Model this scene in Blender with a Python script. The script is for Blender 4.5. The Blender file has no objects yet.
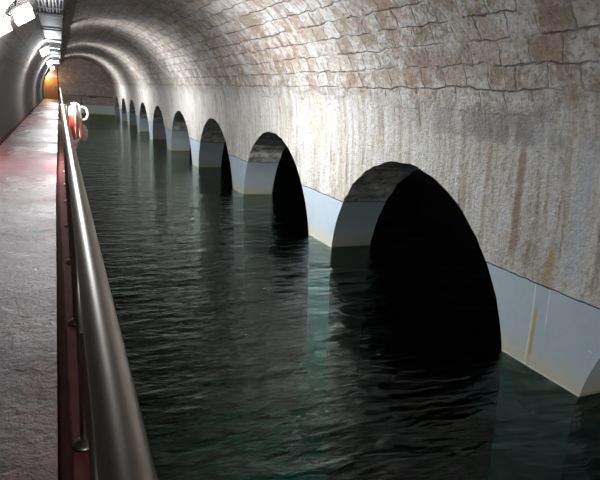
import bpy, bmesh, math, random
from mathutils import Vector, Matrix
random.seed(7)
S = bpy.context.scene
C = S.collection
PI = math.pi

# ------------------------------------------------------------------ helpers
def link(o, parent=None):
    C.objects.link(o)
    if parent is not None:
        o.parent = parent
    return o

def build(name, bm, mats, parent=None, smooth=False):
    me = bpy.data.meshes.new(name)
    bm.normal_update()
    bm.to_mesh(me); bm.free()
    if not isinstance(mats, (list, tuple)):
        mats = [mats]
    for m in mats:
        me.materials.append(m)
    if smooth:
        for p in me.polygons:
            p.use_smooth = True
    o = bpy.data.objects.new(name, me)
    return link(o, parent)

def tag(o, label=None, cat=None, group=None, kind=None):
    if label: o['label'] = label
    if cat: o['category'] = cat
    if group: o['group'] = group
    if kind: o['kind'] = kind
    return o

def empty(name, loc, label, cat, group=None, rot=None):
    o = bpy.data.objects.new(name, None)
    o.empty_display_size = .1
    o.location = loc
    if rot: o.rotation_euler = rot
    link(o)
    return tag(o, label, cat, group)

def box(bm, x0, x1, y0, y1, z0, z1, M=None, bevel=0):
    r = bmesh.ops.create_cube(bm, size=1)
    vs = r['verts']
    for v in vs:
        v.co = Vector((x0+(v.co.x+.5)*(x1-x0), y0+(v.co.y+.5)*(y1-y0), z0+(v.co.z+.5)*(z1-z0)))
    if bevel:
        es = list({e for v in vs for e in v.link_edges})
        rr = bmesh.ops.bevel(bm, geom=es, offset=bevel, segments=2, affect='EDGES', profile=.5)
        vs = list({v for f in rr['faces'] for v in f.verts} | {v for v in vs if v.is_valid})
    if M is not None:
        for v in vs: v.co = M @ v.co
    return vs

def tube(bm, pts, r, n=12, closed=False, caps=True):
    pts = [Vector(p) for p in pts]
    rings = []
    L = len(pts)
    prev = None
    for i, p in enumerate(pts):
        if closed:
            t = pts[(i+1) % L]-pts[i-1]
        else:
            t = pts[min(i+1, L-1)]-pts[max(i-1, 0)]
        t.normalize()
        if prev is None:
            a = Vector((0, 0, 1)) if abs(t.z) < .9 else Vector((1, 0, 0))
            u = t.cross(a).normalized()
        else:
            u = (prev - t*prev.dot(t)).normalized()
        prev = u
        w = t.cross(u)
        rad = r[i] if isinstance(r, (list, tuple)) else r
        rings.append([bm.verts.new(p+u*math.cos(2*PI*k/n)*rad+w*math.sin(2*PI*k/n)*rad) for k in range(n)])
    rng = range(L) if closed else range(L-1)
    for i in rng:
        A, B = rings[i], rings[(i+1) % L]
        for k in range(n):
            bm.faces.new((A[k], A[(k+1) % n], B[(k+1) % n], B[k]))
    if caps and not closed:
        bm.faces.new(rings[0][::-1]); bm.faces.new(rings[-1])

# ------------------------------------------------------------------ node helpers
class NT:
    def __init__(s, name):
        s.m = bpy.data.materials.new(name); s.m.use_nodes = True
        s.t = s.m.node_tree; s.t.nodes.clear()
        s.out = s.t.nodes.new('ShaderNodeOutputMaterial')
    def n(s, typ, **kw):
        nd = s.t.nodes.new(typ)
        for k, v in kw.items():
            if k.startswith('i_'):
                pass
            setattr(nd, k, v)
        return nd
    def put(s, sock, v):
        if hasattr(v, 'is_output') or isinstance(v, bpy.types.NodeSocket):
            s.t.links.new(v, sock)
        else:
            sock.default_value = v
    def math(s, op, a, b=0.0, c=None, clamp=False):
        nd = s.n('ShaderNodeMath', operation=op, use_clamp=clamp)
        s.put(nd.inputs[0], a); s.put(nd.inputs[1], b)
        if c is not None: s.put(nd.inputs[2], c)
        return nd.outputs[0]
    def mix(s, f, a, b, blend='MIX'):
        nd = s.n('ShaderNodeMix', data_type='RGBA', blend_type=blend)
        s.put(nd.inputs[0], f); s.put(nd.inputs[6], a); s.put(nd.inputs[7], b)
        return nd.outputs[2]
    def fmix(s, f, a, b):
        nd = s.n('ShaderNodeMix', data_type='FLOAT')
        s.put(nd.inputs[0], f); s.put(nd.inputs[2], a); s.put(nd.inputs[3], b)
        return nd.outputs[0]
    def comb(s, x, y, z=0.0):
        nd = s.n('ShaderNodeCombineXYZ')
        s.put(nd.inputs[0], x); s.put(nd.inputs[1], y); s.put(nd.inputs[2], z)
        return nd.outputs[0]
    def noise(s, vec, scale, detail=4, rough=.55, dist=0.0):
        nd = s.n('ShaderNodeTexNoise')
        s.put(nd.inputs['Vector'], vec)
        nd.inputs['Scale'].default_value = scale; nd.inputs['Detail'].default_value = detail
        nd.inputs['Roughness'].default_value = rough; nd.inputs['Distortion'].default_value = dist
        return nd.outputs['Fac']
    def ramp(s, f, stops):
        nd = s.n('ShaderNodeValToRGB')
        cr = nd.color_ramp
        while len(cr.elements) < len(stops): cr.elements.new(.5)
        for e, (p, c) in zip(cr.elements, stops):
            e.position = p
            e.color = (c, c, c, 1) if isinstance(c, (int, float)) else (*c, 1)
        s.put(nd.inputs[0], f)
        return nd.outputs[0]
    def step(s, v, a, b):
        nd = s.n('ShaderNodeMapRange', interpolation_type='SMOOTHSTEP')
        s.put(nd.inputs[0], v); s.put(nd.inputs[1], a); s.put(nd.inputs[2], b)
        return nd.outputs[0]
    def bump(s, h, strength=.5, dist=.02, normal=None):
        nd = s.n('ShaderNodeBump')
        nd.inputs['Strength'].default_value = strength; nd.inputs['Distance'].default_value = dist
        s.put(nd.inputs['Height'], h)
        if normal is not None: s.put(nd.inputs['Normal'], normal)
        return nd.outputs[0]
    def bsdf(s, col, rough=.6, metal=0.0, normal=None, spec=.5):
        p = s.n('ShaderNodeBsdfPrincipled')
        s.put(p.inputs['Base Color'], col if not isinstance(col, tuple) else (*col[:3], 1))
        s.put(p.inputs['Roughness'], rough); s.put(p.inputs['Metallic'], metal)
        s.put(p.inputs['Specular IOR Level'], spec)
        if normal is not None: s.put(p.inputs['Normal'], normal)
        s.t.links.new(p.outputs[0], s.out.inputs[0])
        return p

def simple(name, col, rough=.6, metal=0.0, nscale=None, var=.15, bump=0, spec=.5):
    t = NT(name)
    if nscale:
        co = t.n('ShaderNodeTexCoord').outputs['Object']
        nz = t.noise(co, nscale, 5)
        c = t.mix(nz, (*[x*(1-var) for x in col], 1), (*[min(1, x*(1+var)) for x in col], 1))
        t.bsdf(c, rough, metal, t.bump(nz, bump, .01) if bump else None, spec)
    else:
        t.bsdf(col, rough, metal, None, spec)
    return t.m

def emit(name, col, strength):
    t = NT(name)
    e = t.n('ShaderNodeEmission')
    e.inputs[0].default_value = (*col, 1); e.inputs[1].default_value = strength
    t.t.links.new(e.outputs[0], t.out.inputs[0])
    return t.m

# ------------------------------------------------------------------ dimensions (metres; walkway surface at z = 0)
WATER = -1.53
BED = -4.2
VX, VZ, VR = 1.85, .70, 3.24            # vault axis and radius
Y0, Y1 = -8.2, 61.1                     # tunnel run
PITCH, ARC0, AR, ACZ = 6.3, 7.55, 2.59, -1.99
XB = 6.15                               # back of the arcade wall
def XF(z): return 5.2+.05*(WATER-z)     # battered face of the arcade wall
BAND = -.45

# ------------------------------------------------------------------ materials
def masonry():
    t = NT('limewashed_masonry')
    uv = t.n('ShaderNodeUVMap', uv_map='wall').outputs[0]
    sp = t.n('ShaderNodeSeparateXYZ'); t.put(sp.inputs[0], uv)
    u, v = sp.outputs[0], sp.outputs[1]
    # ---- stone courses
    wn = t.n('ShaderNodeTexNoise'); t.put(wn.inputs['Vector'], uv); wn.inputs['Scale'].default_value = 2.2; wn.inputs['Detail'].default_value = 5
    va = t.n('ShaderNodeVectorMath', operation='MULTIPLY_ADD')
    t.put(va.inputs[0], wn.outputs['Color']); va.inputs[1].default_value = (.26, .17, 0); t.put(va.inputs[2], uv)
    wn2 = t.n('ShaderNodeTexNoise'); t.put(wn2.inputs['Vector'], uv); wn2.inputs['Scale'].default_value = 8; wn2.inputs['Detail'].default_value = 6
    vb = t.n('ShaderNodeVectorMath', operation='MULTIPLY_ADD')
    t.put(vb.inputs[0], wn2.outputs['Color']); vb.inputs[1].default_value = (.09, .075, 0); t.put(vb.inputs[2], va.outputs[0])
    br = t.n('ShaderNodeTexBrick'); t.put(br.inputs['Vector'], vb.outputs[0])
    br.offset = .5; br.squash = 1
    br.inputs['Scale'].default_value = 1; br.inputs['Brick Width'].default_value = .46; br.inputs['Row Height'].default_value = .30
    br.inputs['Mortar Size'].default_value = .022; br.inputs['Mortar Smooth'].default_value = 1.0; br.inputs['Bias'].default_value = 0
    br.inputs['Color1'].default_value = (.34, .27, .21, 1); br.inputs['Color2'].default_value = (.58, .50, .43, 1)
    br.inputs['Mortar'].default_value = (.50, .45, .40, 1)
    blot = t.noise(uv, 1.7, 7, .62)
    tint = t.noise(uv, .75, 3)
    stone = t.mix(t.math('MULTIPLY', t.step(tint, .45, .66), .8), br.outputs['Color'], (.42, .27, .18, 1))
    stone = t.mix(t.math('MULTIPLY', t.step(t.math('ADD', t.math('MULTIPLY', blot, .5), t.math('MULTIPLY', t.noise(uv, 5, 8, .7), .5)), .45, .58), .8), stone, (.76, .75, .74, 1))
    mort = t.math('MULTIPLY', br.outputs['Fac'], t.step(t.noise(uv, 1.6, 6, .65), .34, .58))
    stone = t.mix(t.math('MULTIPLY', mort, .6), stone, (.14, .115, .10, 1))
    stone = t.mix(t.math('MULTIPLY', t.step(t.noise(uv, 12, 8, .75), .50, .64), .65), stone, (.17, .14, .12, 1))
    # ---- rough plaster with run marks
    wob = t.math('ADD', t.math('MULTIPLY_ADD', t.noise(uv, 1.3, 3), .10, u), t.math('MULTIPLY', t.noise(uv, 7, 5, .65), .07))
    run = t.noise(t.comb(t.math('MULTIPLY', wob, 7.5), t.math('MULTIPLY', v, .5)), 1, 9, .68)
    run2 = t.noise(t.comb(t.math('MULTIPLY', wob, 1.5), t.math('MULTIPLY', v, .22), 4.0), 1, 6, .6)
    fine = t.noise(uv, 16, 9, .7)
    mid = t.noise(uv, 4.5, 7, .65)
    pres = t.step(t.noise(uv, .9, 5, .6), .26, .54)
    run = t.fmix(pres, t.math('MULTIPLY_ADD', t.math('SUBTRACT', mid, .5), .8, .56), run)
    run = t.math('MULTIPLY_ADD', t.math('SUBTRACT', fine, .5), .30, run)
    plas = t.ramp(run, [(.34, (.30, .25, .19)), (.46, (.60, .54, .46)), (.58, (.80, .79, .77))])
    plas = t.mix(t.math('MULTIPLY', t.step(t.noise(uv, 2.6, 8, .7), .46, .62), .65), plas, t.mix(mid, (.60, .58, .56, 1), (.82, .82, .82, 1)))
    plas = t.mix(t.math('MULTIPLY', t.step(run2, .50, .68), .5), plas, (.56, .46, .35, 1))
    plas = t.mix(t.math('MULTIPLY', t.step(mid, .56, .70), .45), plas, (.42, .38, .35, 1))
    plas = t.mix(t.math('MULTIPLY', t.step(t.noise(uv, 10, 9, .78), .53, .63), .62), plas, (.27, .24, .22, 1))
    vn = t.math('MULTIPLY_ADD', t.math('SUBTRACT', mid, .5), .35, v)
    smear = t.math('MULTIPLY', t.step(vn, .38, .50), t.math('SUBTRACT', 1.0, t.step(vn, .80, .98)))
    smear = t.math('MULTIPLY', smear, t.math('MULTIPLY', t.math('SUBTRACT', 1.0, t.step(u, 5.2, 9.0)), t.step(t.noise(t.comb(t.math('MULTIPLY', u, 2.2), t.math('MULTIPLY', v, .6), 2.0), 1, 5), .36, .56)))
    plas = t.mix(t.math('MULTIPLY', smear, .75), plas, (.30, .27, .27, 1))
    # rust runs
    def streak(u0, w, va_, vb_, amp=.10):
        d = t.math('ABSOLUTE', t.math('ADD', t.math('SUBTRACT', u, u0), t.math('MULTIPLY', t.math('SUBTRACT', t.noise(t.comb(u0, v), 2.0, 4), .5), amp)))
        m = t.math('SUBTRACT', 1.0, t.step(d, w*.3, w))
        lo = t.step(v, va_-.15, va_+.1); hi = t.math('SUBTRACT', 1.0, t.step(v, vb_-.1, vb_+.2))
        return t.math('MULTIPLY', m, t.math('MULTIPLY', t.math('MULTIPLY', lo, hi), t.step(t.noise(t.comb(t.math('MULTIPLY', u, 9), t.math('MULTIPLY', v, 3)), 1, 5), .25, .55)))
    for (u0, w, a, b, c) in ((5.05, .09, -.9, .35, (.36, .22, .13)), (4.45, .10, -1.2, -.75, (.50, .34, .15)), (6.05, .05, -.75, .3, (.50, .40, .28)),
                             (5.62, .06, -.95, .3, (.5, .4, .27)), (8.6, .07, -1.1, .2, (.55, .42, .28)), (4.15, .16, -.9, .5, (.66, .68, .72))):
        plas = t.mix(t.math('MULTIPLY', streak(u0, w, a, b), .8), plas, (*c, 1))
    bm_ = t.math('MULTIPLY', t.step(t.math('MULTIPLY_ADD', t.math('SUBTRACT', blot, .5), 1.3, v), .72, 1.12),
                 t.math('SUBTRACT', 1.0, t.step(v, 8.7, 9.6)))
    col = t.mix(bm_, plas, stone)
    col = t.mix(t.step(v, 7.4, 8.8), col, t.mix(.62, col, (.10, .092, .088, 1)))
    col = t.mix(t.math('MULTIPLY', t.step(v, 2.4, 5.0), .6), col, (.12, .10, .088, 1))  # shade painted into the vault crown, deepening the dark between the lamp rings
    # ---- grey painted band above the water
    edge = t.math('MULTIPLY_ADD', t.math('SUBTRACT', t.noise(uv, 9, 4), .5), .05, v)
    pm = t.math('SUBTRACT', 1.0, t.step(edge, BAND-VZ-.008, BAND-VZ+.008))
    paint = t.mix(t.noise(t.comb(t.math('MULTIPLY', u, 2.5), t.math('MULTIPLY', v, .8)), 1, 6), (.31, .37, .42, 1), (.41, .46, .50, 1))
    wl = t.step(v, WATER-VZ, WATER-VZ+.42)
    paint = t.mix(wl, (.45, .42, .34, 1), paint)
    paint = t.mix(t.math('SUBTRACT', 1.0, t.step(v, WATER-VZ-.02, WATER-VZ+.05)), paint, t.mix(t.noise(uv, 2.5, 5), (.45, .47, .44, 1), (.78, .80, .76, 1)))
    spk = t.step(t.noise(uv, 7, 3, .5), .70, .74)
    paint = t.mix(t.math('MULTIPLY', spk, .6), paint, (.7, .7, .68, 1))
    paint = t.mix(streak(4.55, .035, -2.2, -1.5, .05), paint, (.42, .27, .07, 1))
    paint = t.mix(t.math('MULTIPLY', streak(4.60, .012, -2.3, -1.0, .04), .7), paint, (.70, .68, .62, 1))
    paint = t.mix(t.math('MULTIPLY', streak(4.38, .012, -1.6, -1.0, .04), .7), paint, (.70, .68, .62, 1))
    col = t.mix(pm, col, paint)
    # ---- relief
    hb = t.math('ADD', t.math('MULTIPLY', t.math('SUBTRACT', 1.0, mort), .8), t.math('ADD', t.math('MULTIPLY', blot, 1.0), t.math('MULTIPLY', mid, .9)))
    hp = t.math('ADD', t.math('MULTIPLY', run, .7), t.math('MULTIPLY', mid, 1.0))
    h = t.fmix(bm_, hp, hb)
    h = t.math('ADD', h, t.math('MULTIPLY', fine, 1.2))
    h = t.fmix(pm, h, t.math('MULTIPLY', mid, .12))
    nrm = t.bump(h, 1.0, .065)
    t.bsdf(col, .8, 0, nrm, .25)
    return t.m

def reveal_mat():
    t = NT('arch_soffit_stone')
    uv = t.n('ShaderNodeUVMap', uv_map='wall').outputs[0]
    sp = t.n('ShaderNodeSeparateXYZ'); t.put(sp.inputs[0], uv)
    v = sp.outputs[1]
    geo = t.n('ShaderNodeNewGeometry').outputs['Position']
    a = t.noise(geo, 4.5, 8, .68, .6); b = t.noise(geo, 1.4, 4)
    c = t.ramp(a, [(.34, (.18, .165, .15)), (.5, (.42, .40, .37)), (.64, (.66, .64, .60))])
    edge = t.math('MULTIPLY_ADD', t.math('SUBTRACT', t.noise(geo, 9, 4), .5), .05, v)
    pm = t.math('SUBTRACT', 1.0, t.step(edge, BAND-VZ-.01, BAND-VZ+.01))
    paint = t.mix(b, (.36, .41, .46, 1), (.45, .49, .53, 1))
    paint = t.mix(t.step(v, WATER-VZ, WATER-VZ+.5), (.42, .39, .31, 1), paint)
    paint = t.mix(t.math('SUBTRACT', 1.0, t.step(v, WATER-VZ-.02, WATER-VZ+.06)), paint, (.26, .25, .15, 1))
    col = t.mix(pm, c, paint)
    h = t.fmix(pm, a, t.math('MULTIPLY', a, .08))
    t.bsdf(col, .85, 0, t.bump(h, .9, .08), .2)
    return t.m

def floor_mat():
    t = NT('worn_red_floor_paint')
    co = t.n('ShaderNodeTexCoord').outputs['Object']
    a = t.noise(co, 2.2, 8, .65, .4); b = t.noise(co, .6, 4); c = t.noise(co, 22, 6, .7)
    sp = t.n('ShaderNodeSeparateXYZ'); t.put(sp.inputs[0], co)
    lane = t.math('SUBTRACT', 1.0, t.step(t.math('ABSOLUTE', t.math('ADD', sp.outputs[0], .62)), .15, .62))
    wear = t.step(t.math('ADD', t.math('MULTIPLY', a, .8), t.math('MULTIPLY', lane, .20)), .42, .62)
    col = t.mix(t.math('MULTIPLY', wear, .65), (.27, .085, .082, 1), (.19, .135, .138, 1))
    col = t.mix(t.math('MULTIPLY', t.step(t.noise(co, 7, 8, .72, .5), .52, .64), .75), col, (.045, .02, .02, 1))
    ro = t.fmix(t.step(b, .35, .65), .20, .40)
    ro = t.math('ADD', ro, t.math('MULTIPLY', a, .12))
    h = t.math('ADD', a, t.math('MULTIPLY', c, .35))
    t.bsdf(col, ro, 0, t.bump(h, .9, .05), .5)
    return t.m

def brick_end():
    t = NT('brown_brick')
    co = t.n('ShaderNodeTexCoord').outputs['Object']
    sp = t.n('ShaderNodeSeparateXYZ'); t.put(sp.inputs[0], co)
    vec = t.comb(sp.outputs[0], sp.outputs[2])
    br = t.n('ShaderNodeTexBrick'); t.put(br.inputs['Vector'], vec)
    br.inputs['Scale'].default_value = 1; br.inputs['Brick Width'].default_value = .42; br.inputs['Row Height'].default_value = .2
    br.inputs['Mortar Size'].default_value = .012; br.inputs['Mortar Smooth'].default_value = .4
    br.inputs['Color1'].default_value = (.48, .38, .36, 1); br.inputs['Color2'].default_value = (.60, .50, .47, 1); br.inputs['Mortar'].default_value = (.36, .30, .28, 1)
    n1 = t.noise(co, 3.5, 7, .65); n2 = t.noise(co, .8, 4)
    col = t.mix(t.step(n1, .52, .66), br.outputs['Color'], (.75, .68, .63, 1))
    col = t.mix(t.math('MULTIPLY', t.step(n2, .5, .65), .5), col, (.38, .28, .26, 1))
    z = sp.outputs[2]
    pm = t.math('SUBTRACT', 1.0, t.step(z, BAND-.01, BAND+.01))
    paint = t.mix(n1, (.66, .70, .74, 1), (.74, .77, .80, 1))
    alg = t.math('SUBTRACT', 1.0, t.step(z, WATER+.12, WATER+.34))
    paint = t.mix(alg, paint, (.22, .25, .05, 1))
    col = t.mix(pm, col, paint)
    h = t.fmix(pm, t.math('ADD', t.math('MULTIPLY', br.outputs['Fac'], -.6), n1), 0.0)
    t.bsdf(col, .8, 0, t.bump(h, .8, .04), .3)
    return t.m

def water_mat():
    t = NT('dark_green_water')
    geo = t.n('ShaderNodeNewGeometry').outputs['Position']
    mp = t.n('ShaderNodeMapping'); t.put(mp.inputs[0], geo)
    mp.inputs['Scale'].default_value = (.8, 2.2, 1); mp.inputs['Rotation'].default_value = (0, 0, math.radians(-23))
    a = t.noise(mp.outputs[0], 1.5, 2, .45, .4)
    b = t.noise(mp.outputs[0], 3.6, 3, .5, .6)
    big = t.noise(geo, .35, 2)
    h = t.math('ADD', t.math('MULTIPLY', a, 1.0), t.math('MULTIPLY', b, .42))
    h = t.math('MULTIPLY', h, t.math('MULTIPLY_ADD', big, .9, .35))
    nrm = t.bump(h, 1.0, .08)
    fr = t.n('ShaderNodeFresnel'); fr.inputs[0].default_value = 1.33; t.put(fr.inputs['Normal'], nrm)
    tr = t.n('ShaderNodeBsdfTransparent'); tr.inputs[0].default_value = (.86, .95, .93, 1)
    gl = t.n('ShaderNodeBsdfGlossy'); gl.inputs['Color'].default_value = (.86, .97, .95, 1); gl.inputs['Roughness'].default_value = .03
    t.put(gl.inputs['Normal'], nrm)
    mx = t.n('ShaderNodeMixShader'); t.put(mx.inputs[0], fr.outputs[0])
    t.t.links.new(tr.outputs[0], mx.inputs[1]); t.t.links.new(gl.outputs[0], mx.inputs[2])
    t.t.links.new(mx.outputs[0], t.out.inputs[0])
    ab = t.n('ShaderNodeVolumeAbsorption'); ab.inputs['Color'].default_value = (.14, .70, .66, 1); ab.inputs['Density'].default_value = .9
    t.t.links.new(ab.outputs[0], t.out.inputs['Volume'])
    return t.m

def steel_mat():
    t = NT('brushed_stainless_steel')
    co = t.n('ShaderNodeTexCoord').outputs['Object']
    mp = t.n('ShaderNodeMapping'); t.put(mp.inputs[0], co); mp.inputs['Scale'].default_value = (60, .8, 60)
    nz = t.noise(mp.outputs[0], 1, 4)
    sm = t.noise(co, 3.0, 4)
    col = t.mix(sm, (.34, .30, .26, 1), (.44, .405, .36, 1))
    t.bsdf(col, t.math('MULTIPLY_ADD', nz, .16, .30), 1.0, t.bump(nz, .08, .002))
    return t.m

def wood_mat():
    t = NT('orange_brown_boards')
    co = t.n('ShaderNodeTexCoord').outputs['Object']
    sp = t.n('ShaderNodeSeparateXYZ'); t.put(sp.inputs[0], co)
    w = t.noise(t.comb(t.math('MULTIPLY', sp.outputs[0], 14), t.math('MULTIPLY', sp.outputs[2], 1.3)), 1, 6, .6, .8)
    pl = t.math('FRACT', t.math('MULTIPLY', sp.outputs[0], 6.0))
    gap = t.math('LESS_THAN', pl, .07)
    col = t.ramp(w, [(.3, (.26, .11, .04)), (.6, (.50, .25, .10))])
    col = t.mix(gap, col, (.06, .03, .015, 1))
    t.bsdf(col, .55, 0, t.bump(w, .3, .01))
    return t.m

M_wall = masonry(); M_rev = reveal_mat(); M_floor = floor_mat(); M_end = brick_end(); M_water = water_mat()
M_steel = steel_mat(); M_wood = wood_mat()
M_bed = simple('silty_stone_bed', (.03, .032, .03), .9, 0, 2.0, .4, .4)
M_bank = simple('bank_concrete', (.22, .20, .18), .85, 0, 3.0, .3, .4)
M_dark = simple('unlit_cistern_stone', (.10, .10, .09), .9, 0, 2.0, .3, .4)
M_kerb = simple('worn_red_kerb_paint', (.17, .06, .05), .9, 0, 6.0, .45, .5, .2)
M_gut = simple('dark_red_gutter_paint', (.10, .038, .03), .95, 0, 8.0, .4, .3, .1)
M_tray = simple('galvanised_steel', (.085, .09, .10), .6, .2, 6.0, .2)
M_cable = [simple('cable_sheath_'+n, c, .5) for n, c in (('dull', (.35, .35, .36)), ('grey', (.6, .6, .61)), ('white', (.75, .75, .74)))]
M_house = simple('grey_cast_aluminium', (.30, .31, .33), .45, .5, 20, .1)
M_boxw = simple('pale_grey_plastic', (.72, .73, .74), .45)
M_red = simple('red_orange_vinyl', (.75, .07, .03), .45, 0, 12, .1)
M_white = simple('white_vinyl', (.82, .82, .80), .45, 0, 12, .06)
M_rope = simple('white_polyester_rope', (.78, .76, .72), .8, 0, 60, .2, .3)
M_bag = simple('beige_canvas', (.70, .62, .54), .85, 0, 25, .2, .3)
M_glass = emit('lit_lamp_glass', (1.0, .97, .96), 14)
M_warm = emit('lit_warm_lamp_glass', (1.0, .74, .45), 14)
M_iron = simple('dark_iron_pipe', (.05, .045, .045), .5, .4, 10, .2)
M_hole = simple('dark_slot_stone', (.03, .027, .025), .9)
M_trim = simple('brown_stone_ledge', (.24, .17, .155), .8, 0, 8, .3, .4)

# ------------------------------------------------------------------ tunnel shell
def uvset(bm):
    return bm.loops.layers.uv.new('wall')

def quad(bm, uvl, ps, uvs, mi=0):
    vs = [bm.verts.new(p) for p in ps]
    f = bm.faces.new(vs); f.material_index = mi
    for lp, w in zip(f.loops, uvs): lp[uvl].uv = w
    return f

def arcade():
    bm = bmesh.new(); L = uvset(bm)
    rnd = random.Random(3)
    ks = range(-2, 9)
    N = 56
    for k in ks:
        yc = ARC0+PITCH*k
        ya, yb = yc-PITCH/2, yc+PITCH/2
        out = [(yc-AR, BED), (yc-AR, -3.0), (yc-AR, ACZ)]
        for i in range(1, N):
            a = PI*(1-i/N)
            j = (rnd.uniform(-.012, .012)+(rnd.uniform(.0, .03) if rnd.random() < .12 else 0))*min(1, max(0, (math.sin(a)-.3)*2.5))
            out.append((yc+(AR+j)*math.cos(a), ACZ+(AR+j)*math.sin(a)))
        out += [(yc+AR, ACZ), (yc+AR, -3.0), (yc+AR, BED)]
        F = lambda y, z: Vector((XF(z), y, z)); B = lambda y, z: Vector((XB, y, z))
        U = lambda y, z: (y, z-VZ)
        for P, rev in ((F, False), (B, True)):
            def q(pts):
                if rev: pts = pts[::-1]
                quad(bm, L, [P(*p) for p in pts], [U(*p) for p in pts], 0 if not rev else 1)
            zs = [BED, -3.0]+[ACZ+(VZ-ACZ)*i/4 for i in range(5)]
            for (y0, y1) in ((ya, yc-AR), (yc+AR, yb)):
                for z0, z1 in zip(zs, zs[1:]):
                    q([(y0, z0), (y0, z1), (y1, z1), (y1, z0)])
            arc = out[2:-2]
            for (y0, z0), (y1, z1) in zip(arc, arc[1:]):
                for i in range(4):
                    s0, s1 = i/4, (i+1)/4
                    q([(y0, z0+(VZ-z0)*s0), (y0, z0+(VZ-z0)*s1), (y1, z1+(VZ-z1)*s1), (y1, z1+(VZ-z1)*s0)])
        for (y0, z0), (y1, z1) in zip(out, out[1:]):
            n = 4
            for i in range(n):
                p = []
                for (y, z, s) in ((y0, z0, i/n), (y0, z0, (i+1)/n), (y1, z1, (i+1)/n), (y1, z1, i/n)):
                    x = XF(z)+(XB-XF(z))*s
                    p.append((Vector((x, y, z)), (y+(x-XF(z)), z-VZ)))
                quad(bm, L, [a for a, _ in p], [b for _, b in p], 1)
    bmesh.ops.remove_doubles(bm, verts=bm.verts, dist=.0005)
    bmesh.ops.recalc_face_normals(bm, faces=bm.faces)
    return tag(build('wall_right', bm, [M_wall, M_rev]), kind='structure', label='pale stained arcade wall with round arches and grey band along the water')
arcade()

def vault():
    bm = bmesh.new(); L = uvset(bm)
    NA, NY = 64, 70
    rnd = random.Random(5)
    V = []
    for j in range(NY+1):
        y = Y0+(Y1-Y0)*j/NY
        V.append([bm.verts.new((VX+VR*math.cos(PI*i/NA), y, VZ+VR*math.sin(PI*i/NA))) for i in range(NA+1)])
    for j in range(NY):
        for i in range(NA):
            f = bm.faces.new((V[j][i], V[j][i+1], V[j+1][i+1], V[j+1][i]))
            f.smooth = True
            for lp, (jj, ii) in zip(f.loops, ((j, i), (j, i+1), (j+1, i+1), (j+1, i))):
                lp[L].uv = (Y0+(Y1-Y0)*jj/NY, VR*PI*ii/NA)
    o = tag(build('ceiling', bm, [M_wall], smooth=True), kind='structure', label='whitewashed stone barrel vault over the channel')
    m = o.modifiers.new('thickness', 'SOLIDIFY'); m.thickness = .35; m.offset = -1; m.use_rim = False
    return o
ceil = vault()

bm = bmesh.new(); L = uvset(bm)
xl = VX-VR
for j in range(35):
    y0, y1 = Y0+(Y1-Y0)*j/35, Y0+(Y1-Y0)*(j+1)/35
    for z0, z1 in ((-.3, 0), (0, .35), (.35, VZ)):
        quad(bm, L, [(xl, y0, z0), (xl, y1, z0), (xl, y1, z1), (xl, y0, z1)], [(y, VR*PI+VZ-z) for y, z in ((y0, z0), (y1, z0), (y1, z1), (y0, z1))])
bmesh.ops.remove_doubles(bm, verts=bm.verts, dist=.0005)
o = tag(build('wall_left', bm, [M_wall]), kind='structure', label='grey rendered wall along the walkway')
m = o.modifiers.new('thickness', 'SOLIDIFY'); m.thickness = .35; m.offset = -1; m.use_rim = False

# end wall with a doorway to the walkway
bm = bmesh.new()
def wallpiece(x0, x1, z0, z1): box(bm, x0, x1, Y1, Y1+.4, z0, z1)
DX0, DX1, DZ = -1.35, -.16, 1.98
wallpiece(xl-.4, DX0, -.3, 4.3); wallpiece(DX0, DX1, DZ, 4.3); wallpiece(DX1, XB+.2, BED, 4.3)
tag(build('wall_end', bm, [M_end]), kind='structure', label='brown brick end wall with grey band at the water')
bm = bmesh.new(); box(bm, xl-.4, XB+.2, Y0-.4, Y0, BED, 4.3)
tag(build('wall_back', bm, [M_end]), kind='structure', label='brick wall closing the tunnel behind the viewer')

# walkway, gutter and kerb
def EF(y): return -.056-.0058*min(max(y, -2), 8)      # edge of the floor slab
def EK(y): return .004-.0080*min(max(y, -2), 8)      # edge of the kerb
def strip(fx0, fx1, z0, z1, jit=0, seed=1, ch=0):
    b = bmesh.new(); rk = random.Random(seed); rows = []
    n = 280
    for i in range(n+1):
        y = Y0+(Y1+.0-Y0)*i/n
        x0 = fx0(y)+rk.uniform(-jit, jit); x1 = fx1(y)
        if ch: pr = ((x0, z0), (x0, z1-ch), (x0+ch, z1), (x1-ch, z1), (x1, z1-ch), (x1, z0))
        else: pr = ((x0, z0), (x0, z1), (x1, z1), (x1, z0))
        rows.append([b.verts.new((x, y, z)) for x, z in pr])
    m = len(rows[0])
    for A, B in zip(rows, rows[1:]):
        for i in range(m): b.faces.new((A[i], B[i], B[(i+1) % m], A[(i+1) % m]))
    b.faces.new(rows[0][::-1]); b.faces.new(rows[-1])
    bmesh.ops.recalc_face_normals(b, faces=b.faces)
    return b
tag(build('floor', strip(lambda y: xl, EF, -.3, 0), [M_floor]), kind='structure', label='worn red painted walkway')
tag(build('trim_1', strip(EF, EK, -.3, -.09), [M_gut]), kind='structure', label='dark drain gutter beside the walkway kerb')
bm = strip(EK, lambda y: .14, -.3, .0, .004, 9, .008)
tag(build('trim_2', bm, [M_kerb]), kind='structure', label='worn red kerb under the handrail')
bm = bmesh.new(); box(bm, xl, xl+.07, Y0, Y1, 0, .07, bevel=.01)
tag(build('baseboard_left', bm, [M_gut]), kind='structure', label='dark red painted skirting along the left wall')
bm = bmesh.new(); box(bm, -.25, .14, Y0, Y1, BED, -.3)
tag(build('wall_bank', bm, [M_bank]), kind='structure', label='bank wall below the walkway')
bm = bmesh.new(); box(bm, .0, 14, Y0, Y1+.4, BED-.3, BED)
tag(build('floor_bed', bm, [M_bed]), kind='structure', label='bed of the channel under the water')
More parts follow.
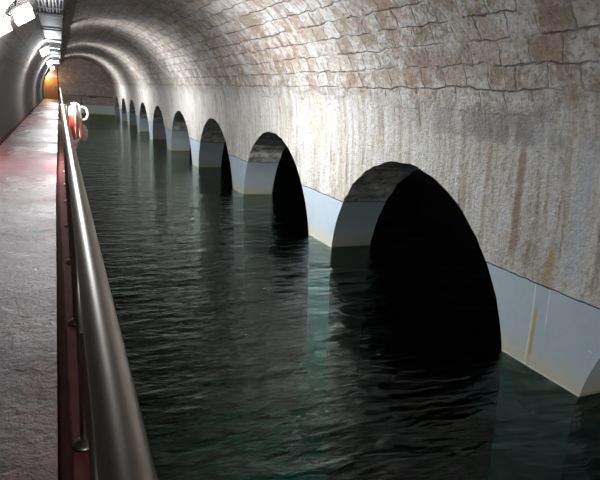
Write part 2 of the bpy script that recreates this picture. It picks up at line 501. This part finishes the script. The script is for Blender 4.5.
# dark side chamber behind the arches
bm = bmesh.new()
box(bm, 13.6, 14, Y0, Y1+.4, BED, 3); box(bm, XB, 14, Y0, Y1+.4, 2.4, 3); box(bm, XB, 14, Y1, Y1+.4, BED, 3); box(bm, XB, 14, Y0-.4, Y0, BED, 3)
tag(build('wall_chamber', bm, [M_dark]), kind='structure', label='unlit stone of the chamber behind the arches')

# water
bm = bmesh.new(); box(bm, .141, 13.59, Y0+.01, Y1-.01, BED+.01, WATER)
tag(build('water', bm, [M_water]), 'dark green rippled water filling the channel between walkway and arches', 'water', kind='stuff')

# ------------------------------------------------------------------ end of the tunnel
bm = bmesh.new(); box(bm, DX0, DX1, Y1+.14, Y1+.20, 0, DZ)
d = tag(build('door_1', bm, [M_wood]), kind='structure', label='orange brown boarded door lit by a warm lamp')
bm = bmesh.new(); box(bm, DX1-.14, DX1-.11, Y1+.10, Y1+.14, .95, 1.12); build('door_handle', bm, M_iron, d)
bm = bmesh.new(); box(bm, DX1+.2, 4.9, Y1-.10, Y1, .36, .46)
tag(build('trim_3', bm, [M_trim]), kind='structure', label='brown stone ledge across the end wall')
p = empty('recess_grille', (3.05, Y1, .30), 'dark horizontal slot under the ledge of the end wall', 'vent')
bm = bmesh.new(); box(bm, -.36, .36, -.03, 0, -.02, .10); build('opening', bm, M_hole, p)
bm = bmesh.new()
bm.free()
for i in range(7):
    bm = bmesh.new(); box(bm, -.34+i*.11, -.325+i*.11, -.045, -.03, -.02, .10); build('bar', bm, M_iron, p)
bm = bmesh.new(); tube(bm, [(2.0, Y1-.05, -.42), (2.0, Y1-.05, .36)], .04, 12)
tag(build('drain_pipe', bm, M_trim, smooth=True), 'short upright brown pipe between ledge and grey band on the end wall', 'pipe')
bm = bmesh.new(); tube(bm, [(-.10, Y1-.32, -0.0), (-.10, Y1-.32, 2.96)], .045, 12)
c = tag(build('conduit', bm, M_iron, smooth=True), 'dark vertical conduit from tray to floor beside the orange door', 'pipe')
for z in (.6, 1.6, 2.6):
    bm = bmesh.new(); box(bm, -.16, -.04, Y1-.34, Y1, z-.02, z+.02); build('clamp', bm, M_iron, c)
# warm bulkhead lamp above the door
lp = empty('bulkhead_lamp', (-1.0, Y1, 2.0), 'small warm bulkhead lamp glowing above the orange door', 'lamp')
bm = bmesh.new(); box(bm, -.14, .14, -.06, 0, -.1, .1, bevel=.02); build('housing', bm, M_house, lp)
bm = bmesh.new(); bmesh.ops.create_uvsphere(bm, u_segments=20, v_segments=12, radius=.1)
for v in bm.verts: v.co = Vector((v.co.x*1.2, v.co.y*.8-.07, v.co.z*.85))
build('lamp_glass', bm, M_warm, lp, True)

# ------------------------------------------------------------------ handrail
RX, RZ, RR = .052, 1.08, .0305
hr = empty('handrail', (RX, 0, 0), 'long brushed steel handrail on posts at the water edge of the walkway', 'handrail')
bm = bmesh.new()
YE = Y1-3.2
pts = [(0, Y0+.3+i*(YE-.3-Y0)/60, RZ) for i in range(61)]
pts += [(0, YE+.12*math.sin(a), RZ-.12+.12*math.cos(a)) for a in [PI/8*i for i in range(1, 5)]]
pts += [(0, YE+.12, .0)]
tube(bm, pts, RR, 24)
build('top_rail', bm, M_steel, hr, True)
bm = bmesh.new(); tube(bm, [(-.006, Y0+.3, .52), (-.006, YE+.1, .52)], .011, 12)
build('lower_rail', bm, M_steel, hr, True)
bm = bmesh.new(); tube(bm, [(0, 0, .008), (0, 0, RZ-.02)], .019, 16); post_me = build('post', bm, M_steel, hr, True)
bm = bmesh.new()
rings = [(0.0, .052), (.010, .052), (.016, .046), (.03, .026), (.034, .02)]
prev = None
for z, r in rings:
    cur = [bm.verts.new((r*math.cos(2*PI*k/24), r*math.sin(2*PI*k/24), z)) for k in range(24)]
    if prev:
        for k in range(24): bm.faces.new((prev[k], prev[(k+1) % 24], cur[(k+1) % 24], cur[k]))
    else: bm.faces.new(cur[::-1])
    prev = cur
bm.faces.new(prev)
plate = build('base_plate', bm, M_steel, post_me, True)
n0 = 0
for k in range(-6, 42):
    y = 2.235+1.36*k
    if y > YE-.3: break
    if n0 == 0:
        post_me.location = (-.012, y, 0)
    else:
        pc = post_me.copy(); C.objects.link(pc); pc.parent = hr; pc.location = (-.012, y, 0)
        bc = plate.copy(); C.objects.link(bc); bc.parent = pc
    n0 += 1

# ------------------------------------------------------------------ lifebuoy hung on the water side of the rail
lb = empty('lifebuoy', (.22, 11.2, .75), 'white and red lifebuoy hanging on the water side of the handrail', 'lifebuoy')
lb.scale = (1.34, 1.34, 1.34)
def arc_tube(a0, a1, R=.21, r=.074, n=28):
    b = bmesh.new()
    P = [(0, R*math.sin(a0+(a1-a0)*i/n), R*math.cos(a0+(a1-a0)*i/n)) for i in range(n+1)]
    tube(b, P, r, 16)
    for v in b.verts: v.co.x *= .8
    return b
for i in range(4):
    a = PI/2*i-PI/4
    mat = M_white if i in (0,) else M_red
    o = build('ring_section', arc_tube(a+.12, a+PI/2-.12), mat, lb, True)
    o['label'] = 'white ring section' if i == 0 else 'red ring section'
for i in range(4):
    a = PI/2*i+PI/4
    build('band', arc_tube(a-.13, a+.13, r=.077, n=8), M_white, lb, True)['label'] = 'white band'
bm = bmesh.new()
P = []
for i in range(96):
    a = 2*PI*i/96
    P.append((.02, (.292+.03*abs(math.sin(2*a)))*math.sin(a), (.292+.03*abs(math.sin(2*a)))*math.cos(a)))
tube(bm, P, .011, 8, closed=True)
build('grab_rope', bm, M_rope, lb, True)
bm = bmesh.new(); tube(bm, [(-.159, 0, .17), (-.159, 0, .255), (-.148, 0, .281), (-.10, 0, .281), (-.089, 0, .26), (-.078, 0, .125), (-.03, 0, .112), (.05, 0, .118)], .007, 8)
build('hook', bm, M_steel, lb, True)
# rescue line: a loop and a bag, hung beside the lifebuoy
rl = empty('rescue_line', (.327, 11.19, .978), 'looped white rescue rope with a pale bag beside the lifebuoy', 'rope')
rl.scale = (1.34, 1.34, 1.34)
bm = bmesh.new()
tube(bm, [(.045+.06*math.cos(a), .03*math.sin(a), .0+.085*math.sin(a)) for a in [2*PI*i/32 for i in range(32)]], .016, 10, closed=True)
build('rope_loop', bm, M_rope, rl, True)
bm = bmesh.new(); tube(bm, [(-.10, 0, .12), (-.06, 0, .135), (-.015, 0, .12), (.005, 0, .06), (.008, 0, .0), (.010, 0, -.10), (.012, 0, -.18)], .016, 10)
build('rope_tail', bm, M_rope, rl, True)
bm = bmesh.new()
tube(bm, [(.03, 0, -.15), (.035, 0, -.18), (.04, 0, -.22), (.04, 0, -.29), (.04, 0, -.35), (.04, 0, -.38)], [.02, .045, .058, .058, .045, .015], 14)
build('bag', bm, M_bag, rl, True)

# ------------------------------------------------------------------ cable tray under the vault
TZ = 3.02
ty0, ty1 = 3.0, Y1-.05
ct = empty('cable_tray', (-.12, 0, TZ), 'wide galvanised cable tray hung along the vault above the walkway', 'cable tray')
for s in (-1, 1):
    bm = bmesh.new(); box(bm, s*.25-.012, s*.25+.012, ty0, ty1, 0, .11); build('side_rail', bm, M_tray, ct)
bm = bmesh.new(); box(bm, -.24, .24, 14.8, ty1, .012, .02); build('base_panel', bm, M_tray, ct)
y = ty0+.2
bm = bmesh.new()
box(bm, -.24, .24, -.018, .018, .0, .02)
rg = build('rung', bm, M_tray, ct); rg.location = (0, y, 0)
y += 1.5
while y < 14.7:
    r2 = rg.copy(); C.objects.link(r2); r2.parent = ct; r2.location = (0, y, 0); y += 1.5
rr = random.Random(11)
for i in range(7):
    bm = bmesh.new()
    x0 = -.2+i*.066
    P = [(x0+rr.uniform(-.012, .012), ty0+(ty1-ty0)*j/50, .045+rr.uniform(0, .012)) for j in range(51)]
    tube(bm, P, rr.uniform(.014, .024), 8)
    build('cable', bm, M_cable[(i*2) % 3 if i != 3 else 2], ct, True)
for y in (6.6, 10.6, 14.7, 18.7, 22.7, 26.7, 30.7, 34.7, 38.7, 42.7, 46.7, 50.7, 54.7, 58.7):
    bm = bmesh.new()
    box(bm, -.34, .27, -.03, .03, -.045, -.002)
    for x in (-.31, .255):
        top = VZ+math.sqrt(VR*VR-(x-.12-VX)**2)-TZ
        box(bm, x-.012, x+.012, -.012, .012, -.02, top+.01)
    b = build('bracket', bm, M_tray, ct); b.location = (0, y, 0)

# ------------------------------------------------------------------ floodlights
def flood(loc, aim, label, wall_pt, first=[None]):
    loc = Vector(loc)
    fl = empty('floodlight', loc, label, 'floodlight', 'floodlights on the left of the vault')
    z = Vector(aim).normalized()
    x = Vector((0, 0, 1)).cross(z).normalized(); yv = z.cross(x)
    R = Matrix((x, yv, z)).transposed().to_4x4() @ Matrix.Rotation(math.radians(38), 4, 'Z')
    if first[0] is None:
        bm = bmesh.new()
        box(bm, -.17, .17, -.15, .15, -.07, 0, bevel=.015)
        hs = build('housing', bm, M_house)
        bm = bmesh.new()
        for i in range(9): box(bm, -.14+i*.035-.004, -.14+i*.035+.004, -.13, .13, -.115, -.068)
        fn = build('cooling_fins', bm, M_house)
        bm = bmesh.new(); box(bm, -.165, .165, -.145, .145, -.001, .045, bevel=.015)
        gl = build('lamp_glass', bm, M_glass)
        bm = bmesh.new()
        for s in (-1, 1): box(bm, s*.19-.006, s*.19+.006, -.02, .02, -.20, -.02)
        box(bm, -.196, .196, -.02, .02, -.21, -.198)
        yk = build('yoke', bm, M_tray)
        first[0] = (hs, fn, gl, yk)
        objs = first[0]
    else:
        objs = []
        for s in first[0]:
            cc = s.copy(); C.objects.link(cc); objs.append(cc)
    for o in objs:
        o.parent = fl; o.matrix_local = R
    bm = bmesh.new()
    back = R @ Vector((0, 0, -.205)); w = Vector(wall_pt)-loc
    tube(bm, [back, back*.5+w*.5+Vector((0, 0, .0)), w], .016, 10)
    build('arm', bm, M_tray, fl, True)
    return fl, z

def onvault(x, y, extra=.02):
    return (x, y, VZ+math.sqrt(VR*VR-(x-VX)**2)+extra)

AIM = (.93, -.05, -.36)
spec = [
 ((-.52, 11.1, 2.60), AIM, 'large bright floodlight nearest the cable tray, upper of the nearest pair', 1.0),
 ((-.93, 11.9, 2.42), AIM, 'bright floodlight low on the vault at the left edge of the photo', .35),
 ((-.46, 24.5, 2.64), AIM, 'floodlight at the second bright ring of the vault', 1.0),
 ((-.48, 38.0, 2.64), AIM, 'small floodlight at the third bright ring of the vault', 1.0),
 ((-.46, 52.0, 2.64), AIM, 'farthest tiny floodlight at the ring before the end wall', 1.0),
 ((-.46, -2.6, 2.64), (.95, .14, -.26), 'floodlight on the vault behind the viewer', .72),
]
POWER = 420
for i, (loc, aim, lab, k) in enumerate(spec):
    wx = loc[0]-.10
    face = (.55, -.66, -.52) if loc[1] > 0 else aim
    fl, z = flood(loc, face, lab, onvault(wx, loc[1]+.10))
    z = Vector(aim).normalized(); zf = Vector(face).normalized()
    ld = bpy.data.lights.new('floodlight_beam', 'AREA')
    ld.shape = 'RECTANGLE'; ld.size = .30; ld.size_y = .26; ld.spread = math.radians(128 if loc[1] > 0 else 156)
    ld.energy = POWER*k*.62; ld.color = (.93, .97, 1.0)
    lo = bpy.data.objects.new('floodlight_beam', ld); C.objects.link(lo)
    lo.location = Vector(loc)+zf*.10
    lo.rotation_euler = (-z).to_track_quat('Z', 'Y').to_euler()
    if loc[1] > 0:
        pd = bpy.data.lights.new('floodlight_spill', 'POINT'); pd.energy = POWER*k*.48; pd.color = ld.color; pd.shadow_soft_size = .05
        po = bpy.data.objects.new('floodlight_spill', pd); C.objects.link(po); po.location = Vector(loc)+zf*.16+Vector((.16, .0, -.10))
ld = bpy.data.lights.new('bulkhead_beam', 'POINT'); ld.energy = 60; ld.color = (1, .62, .30); ld.shadow_soft_size = .08
lo = bpy.data.objects.new('bulkhead_beam', ld); C.objects.link(lo); lo.location = (-1.0, Y1-.35, 1.95)

# junction boxes and small camera beside the second lamp
for (x, y, lab) in ((-.10, 24.0, 'pale junction box beside the second floodlight'), (-.14, 37.6, 'small pale junction box beside the third floodlight')):
    jb = empty('junction_box', (x, y, TZ-.055), lab, 'box', 'junction boxes under the cable tray')
    bm = bmesh.new(); box(bm, -.17, .17, -.10, .10, -.20, -.0, bevel=.012); build('body', bm, M_boxw, jb)
    bm = bmesh.new(); box(bm, -.15, .15, -.112, -.10, -.18, -.02, bevel=.004); build('lid', bm, M_boxw, jb)
    bm = bmesh.new(); tube(bm, [(-.17, 0, -.10), (-.24, .1, -.16), (-.3, .3, -.14)], .012, 8); build('cable', bm, M_cable[1], jb, True)

# ------------------------------------------------------------------ world, camera, view
w = bpy.data.worlds.new('tunnel_dark'); S.world = w; w.use_nodes = True
w.node_tree.nodes['Background'].inputs[0].default_value = (.02, .022, .025, 1)
w.node_tree.nodes['Background'].inputs[1].default_value = .0
f = 550.0
D = Vector(((59-300)/f, (83-240)/f, 1)).normalized()
h = Vector((1, .065, 0)); R = (h-D*h.dot(D)).normalized(); Dn = D.cross(R)
ex = Vector((R[0], D[0], -Dn[0])); ey = -Vector((R[1], D[1], -Dn[1])); ez = -Vector((R[2], D[2], -Dn[2]))
M = Matrix((ex, ey, ez)).transposed().to_4x4(); M.translation = (0, 0, 1.5)
cd = bpy.data.cameras.new('camera'); cam = bpy.data.objects.new('camera', cd); C.objects.link(cam)
cd.sensor_fit = 'HORIZONTAL'; cd.sensor_width = 36; cd.lens = 36*f/600; cd.clip_start = .02; cd.clip_end = 200
cam.matrix_world = M
S.camera = cam
S.view_settings.view_transform = 'Standard'; S.view_settings.look = 'None'
S.view_settings.gamma = 1; S.view_settings.use_curve_mapping = False; S.view_settings.exposure = 0.45
